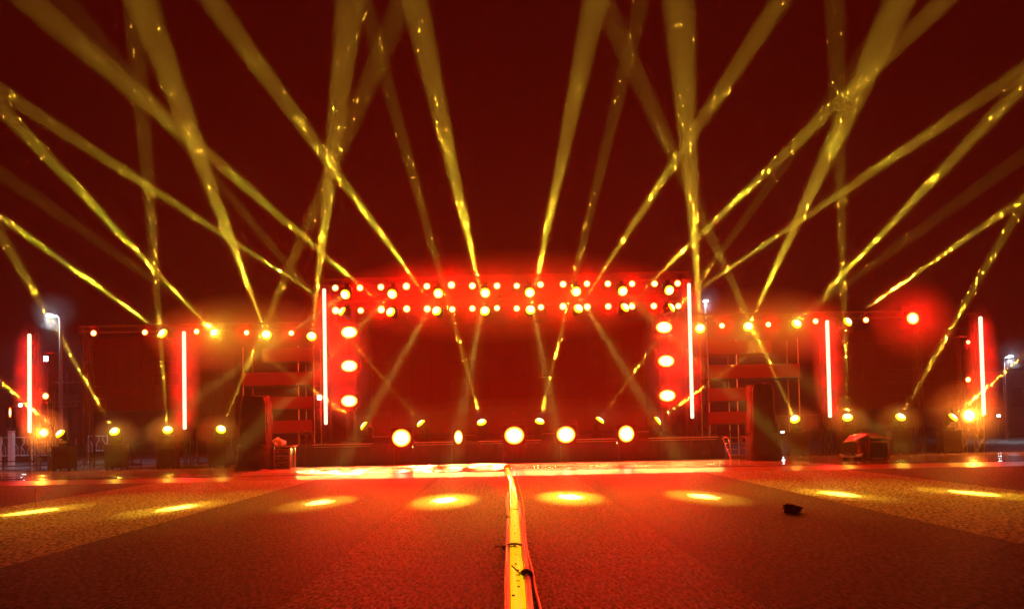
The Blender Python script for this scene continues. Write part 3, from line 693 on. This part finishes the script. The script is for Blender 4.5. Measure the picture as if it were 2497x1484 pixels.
# white ornamental railing at the left
def railing(x0, x1, yt, yb, Y, label, m, fancy=True):
    a, b_ = PX(x0,(yt+yb)/2,Y), PX(x1,(yt+yb)/2,Y); zb, zt_ = max(0.0, PZ((x0+x1)/2,yb,Y)), PZ((x0+x1)/2,yt,Y)
    rt = empty('railing', ((a+b_)/2, Y, 0)); tag(rt, label, 'railing', 'railings beyond the stage'); w = (b_-a)/2
    MB().bar((-w,0,zt_),(w,0,zt_),.03).build('top_rail', m, rt); MB().bar((-w,0,zb+.05),(w,0,zb+.05),.03).build('bottom_rail', m, rt)
    n = max(3, round(2*w/.36)); mb = MB()
    for i in range(n):
        x = -w+2*w*(i+.5)/n; zm = (zt_+zb)/2; s = .09 if i % 2 else -.09
        if fancy:
            mb.tube([(x+s,0,zt_-.03),(x+s,0,zm+.22),(x-s,0,zm-.02),(x-s,0,zb+.08)], .018, 5)
            mb.bar((x-s,0,zm-.0),(x+s,0,zm-.24),.014,5).bar((x+s,0,zm-.24),(x+s,0,zb+.08),.014,5)
        else: mb.bar((x,0,zt_),(x,0,zb+.05),.016,5)
    mb.build('bars', m, rt)
    k = max(2, round(2*w/2.4)+1)
    for i in range(k): x = -w+2*w*i/(k-1); MB().bar((x,0,0),(x,0,zt_+.06),.04,8).build('post', m, rt)
    return rt
railing(2, 78, 1066, 1112, 43, 'white ornamental railing with angular bars at the far left edge', M['white'])
railing(84, 128, 1078, 1112, 44, 'second shorter stretch of white railing right of the leftmost tube', M['white'])
railing(214, 262, 1062, 1100, 46, 'short white railing between the two left floor lamps', M['white'])
railing(1640, 1745, 1010, 1062, 47, 'dim upright bar fence behind the right end of the stage', M['grey'], False)
railing(1895, 2000, 1012, 1075, 46, 'dim upright bar fence behind the right floor lamp', M['grey'], False)
pb = P(28, 1112, 42); pb_h = PZ(28,1052,42)
gp = empty('gate_post', (pb.x, 42, 0)); tag(gp, 'thick square white post in front of the far left railing', 'post')
MB().box(-.13,.13,-.13,.13,0,pb_h,.01).build('shaft', M['white'], gp); MB().box(-.16,.16,-.16,.16,pb_h+.002,pb_h+.06,.01).build('cap', M['white'], gp)
# dark low rail before the white ground
lr = empty('guard_rail', (PX(120,1120,37.2), 37.2, 0)); tag(lr, 'low black guard rail standing before the pale wet ground at the left', 'guard rail')
wr = 4.6
for z in (.45,.22): MB().bar((-wr,0,z),(wr,0,z),.03).build('rail', M['black'], lr)
for i in range(5): x = -wr+2*wr*i/4; MB().bar((x,0,0),(x,0,.62),.035,8).build('post', M['black'], lr)
tag(MB().face([(-42,38,.008),(-15.5,38,.008),(-15.5,60,.008),(-42,60,.008)]).build('pavement', mat('wet_pale_paving', (.35,.36,.4), .2, bump=.2, bscale=2, var=.4, vscale=.8)), kind='structure')
# small far lights
for px, py, Y, nm, lab, wv, hv in ((25,1005,58,'lit_window','narrow lit window glowing at the far left edge',.10,.4),(50,987,57,'wall_lamp','small white lamp left of the leftmost tube',.13,.11),(112,874,35.6,'wall_lamp','small pale lamp on the thin column right of the leftmost tube',.1,.12),(779,969,35.3,'wall_lamp','small round white lamp just left of the tall left tube',.09,.09),(2435,1013,58,'wall_lamp','tiny pale light right of the rightmost tube',.14,.08),(2468,1075,56,'wall_lamp','low flat pale light at the far right edge, below the curved lamp',.5,.06),(1908,1053,50,'wall_lamp','tiny pale lights behind the right speaker cover',.1,.06),(2420,1100,50,'wall_lamp','stack of dim pale strips low at the far right',.4,.1)):
    q = P(px, py, Y); rt = empty(nm, q); tag(rt, lab, 'window' if 'window' in nm else 'lamp')
    MB().box(-wv,wv,-.03,0,-hv,hv,.01).build('pane' if 'window' in nm else 'lens', M['L_white'] if px != 25 else M['L_red'], rt)
    MB().box(-wv-.04,wv+.04,.002,.12,-hv-.04,hv+.04,.01).build('frame', M['dark'], rt)
    if Y > 40 or True: MB().bar((0,.15,-q.z),(0,.15,hv+.05),.03).build('pole', M['dark'], rt)
# far dark building mass behind the left
for x0, x1, yt, Y, lab in ((-40,95,955,64,'low dark building beyond the railing at the far left'),(2405,2560,905,66,'low dark building beyond the far right tube')):
    a, b_ = PX(x0,1000,Y), PX(x1,1000,Y); h = PZ((x0+x1)/2, yt, Y)
    bd = empty('building', ((a+b_)/2, Y, 0)); tag(bd, lab, 'building', 'dark buildings far behind'); w = (b_-a)/2
    MB().box(-w,w,0,5,0,h).build('wall', M['wall'], bd); MB().box(-w-.2,w+.2,-.2,5.2,h+.003,h+.25,.03).build('roof', M['dark'], bd)
    for i in range(3):
        x = -w+.8+i*(2*w-1.6)/2; f = MB().box(x-.45,x+.45,-.05,-.002,h*.45,h*.75,.01).build('window', M['dark'], bd)
# ================================================================== CABLES
def path(pts, z=.03, ext=True):
    g = [G(*p) for p in pts]; 
    if ext: g.append(g[-1]+(g[-1]-g[-2]).normalized()*2.2)
    out = []
    for i in range(len(g)-1):
        for k in range(6):
            t = k/6; p0 = g[max(0,i-1)]; p1 = g[i]; p2 = g[i+1]; p3 = g[min(len(g)-1,i+2)]
            q = .5*((2*p1)+(p2-p0)*t+(2*p0-5*p1+4*p2-p3)*t*t+(3*p1-p0-3*p2+p3)*t**3); q.z = z; out.append(q)
    g[-1].z = z; out.append(g[-1]); return out
def ribbon(pts, w, h, seed=1):
    rnd = random.Random(seed); mb = MB(); prof = [(-.5,0),(-.46,.55),(-.25,.95),(0,1),(.25,.95),(.46,.55),(.5,0)]; m = len(prof)
    for i, p in enumerate(pts):
        d = (pts[min(i+1,len(pts)-1)]-pts[max(i-1,0)]).normalized(); s = Vector((d.y,-d.x,0)); ww = w*(1+.06*math.sin(i*1.3+seed)+.04*math.sin(i*2.9))
        for a, b_ in prof: mb.v.append(tuple(p + s*ww*a + Vector((0,0,h*b_*(1+.12*math.sin(i*.9+a*3))))))
    for i in range(len(pts)-1):
        for j in range(m-1): k = i*m+j; mb.f.append((k,k+1,k+m+1,k+m))
    return mb
yp = path([(1236,1143),(1241,1158),(1248,1175),(1252,1211),(1254,1250),(1256,1300),(1257,1354),(1261,1408),(1265,1481)], .012)
cb = empty('cable_cover', yp[0]); cb.location = (0,0,0); tag(cb, 'yellow tape, glow added, over a cable run coming straight towards the camera over the ground', 'cable cover')
ribbon(yp, .165, .055).build('tape', M['added_glow_tape'], cb, True)
rnd = random.Random(4)
for (px, py, wv) in ((1258,1249,.11),(1250,1180,.05),(1258,1345,.05),(1259,1365,.03),(1263,1417,.05),(1264,1432,.04),(1265,1446,.03),(1262,1404,.04),(1252,1468,.03),(1258,1388,.03),(1255,1290,.03),(1256,1310,.03)):
    g = G(px, py); MB().box(-wv/2,wv/2,-.009,.009,.058,.0745,.003).build('mark', M['mark'], cb, loc=(g.x,g.y,.004))
MB().lathe([(.05,0),(.14,.04),(.16,.10),(.11,.16),(.03,.19)], 14).build('knot', M['yellow'], cb, True, loc=(yp[0].x,yp[0].y,.01))
MB().tube(path([(1239,1206),(1236,1225),(1238,1250),(1239,1268)], .05, False), [.03]*18+[.045], 8).build('tape_end', M['cream'], cb, True)
def cable(pts, r, m, lab, z=None):
    o = MB().tube(path(pts, z or r+.012), r, 8).build('cable', m, None, True); tag(o, lab, 'cable', 'cables beside the yellow run'); return o
cable([(1239,1273),(1239,1310),(1238,1354),(1237,1410),(1237,1481)], .034, M['red'], 'dark red cable hugging the left side of the yellow run')
cable([(1265,1230),(1270,1268),(1274,1310),(1277,1341),(1284,1394),(1292,1481)], .036, M['red'], 'dark red cable between the yellow run and the cream cable')
cable([(1258,1150),(1262,1176),(1272,1208),(1276,1240),(1278,1273),(1283,1335),(1297,1394),(1304,1435),(1314,1478)], .017, M['cream'], 'thin cream cable wandering along the right side of the yellow run')
def tie(px, py, lab, w, tails, r=.018):
    g = G(px, py); rt = empty('cable_tie', (g.x, g.y, 0)); tag(rt, lab, 'cable tie', 'black ties on the cable run')
    MB().tube([(-w,0,.03),(-w*.8,0,.075),(-w*.3,.01,.09),(w*.3,0,.09),(w*.8,0,.075),(w,0,.03)], r, 6).build('band', M['mark'], rt, True)
    MB().box(-w-.05,-w+.02,-.04,.04,.02,.07,.015).build('head', M['mark'], rt)
    for t in tails: MB().tube([(-w,0,.05)]+[tuple(q) for q in t], .009, 5).build('tail', M['mark'], rt)
tie(1254, 1341, 'black strap over the yellow run with its tail sticking out to the left', .12, [[(-.22,-.03,.07),(-.27,-.06,.05)],[(-.1,-.1,.06),(.02,-.14,.09)]])
tie(1284, 1412, 'black crumpled tie between the red cable and the cream cable', .05, [[(-.1,.1,.08),(-.16,.2,.12)],[(.0,-.12,.06),(-.05,-.2,.05)],[(.06,-.08,.1),(.03,-.16,.08)]], .035)
# dark crumpled lump on the right of the ground
g = G(1931, 1250); bm = bmesh.new(); bmesh.ops.create_icosphere(bm, subdivisions=4, radius=1)
for v in bm.verts:
    c = v.co; f = 1+.15*math.sin(c.x*8+1)*math.cos(c.y*7)+.12*math.sin(c.z*11+c.x*4)
    v.co = Vector((c.x*.17*f+.05*max(0,c.x)*c.z, c.y*.15*f, max(-.005, .07+(c.z*.09-.02*c.x)*f)))
o = MB().add(bm).build('crumpled_glove', M['cloth'], None, True, (g.x,g.y,.006)); tag(o, 'small black crumpled bundle lying alone on the ground at the right', 'bundle')
# thin stake in the ground at the left
g = G(88, 1238); sk_ = empty('ground_stake', (g.x,g.y,0)); tag(sk_, 'thin pinkish stake standing in the ground at the left, before the yellow pool', 'stake')
MB().bar((0,0,0),(0,0,.42),.012,6).build('rod', M['redtarp'], sk_); MB().lathe([(.03,.422),(.03,.45),(.01,.46)], 8).build('cap', M['redtarp'], sk_)
# stand cluster at the left behind the lamps
for px, lab in ((186,'first'),(204,'second')):
    g = P(px, 1110, 38); hh = PZ(px, 1068, 38)
    rt = empty('tripod_stand', (g.x, 38, 0)); tag(rt, 'thin metal tripod stand behind the left floor lamps, %s from the left' % lab, 'tripod', 'tripod stands at the left')
    MB().bar((0,0,.2),(0,0,hh),.02).build('pole', M['pole'], rt)
    for a in (0,2.1,4.2): MB().bar((0,0,.5),(.4*math.cos(a),.4*math.sin(a),.01),.014).build('leg', M['pole'], rt)
# rain
BEAMS = [(pt(*a, YL-.34), P(*e, Y)) for a, (e, Y, _s, _c) in zip(LO, LOB)] + [(pt(*t[0]), P(*t[1], t[2])) for t in SIDE] + [(pt(*t[0]), P(*t[1], t[2])) for t in FL]
def rain():
    rnd = random.Random(11); mb = MB()
    def drop(p):
        if p.z < .1 or p.y < 4: return
        k = max(.5, p.y/22)
        L = rnd.uniform(.06,.18)*k; r = rnd.uniform(.0034,.0062)*k
        d = Vector((.09+rnd.uniform(-.06,.1), 0, 1))*L
        n = len(mb.v)
        mb.v += [tuple(p), tuple(p+d*.5+Vector((r,0,0))), tuple(p+d*.5+Vector((-r*.5,r*.8,0))), tuple(p+d*.5+Vector((-r*.5,-r*.8,0))), tuple(p+d)]
        for a, b_ in ((1,2),(2,3),(3,1)): mb.f += [(n,n+b_,n+a),(n+4,n+a,n+b_)]
    for _ in range(3500): drop(P(rnd.uniform(-20, 2520), rnd.uniform(-40, 1120), 6 + 30*rnd.random()**.75))
    for a, b_ in BEAMS:      # extra drops added along the beams so more glints show
        L = (b_-a).length
        for _ in range(130):
            t = rnd.uniform(.2,1.1); q = a + (b_-a)*t; w = L*t*.026
            drop(q + Vector((rnd.gauss(0,w), rnd.gauss(0,w), rnd.gauss(0,w))))
    return tag(mb.build('rain', M['drop']), 'falling raindrops glinting where the beams catch them', None, kind='stuff')
rain()

for o in list(COL.objects):
    if o.parent is None and o.get('label') and not 4 <= len(o['label'].split()) <= 16: print('LABEL', o.name, len(o['label'].split()), o['label'])
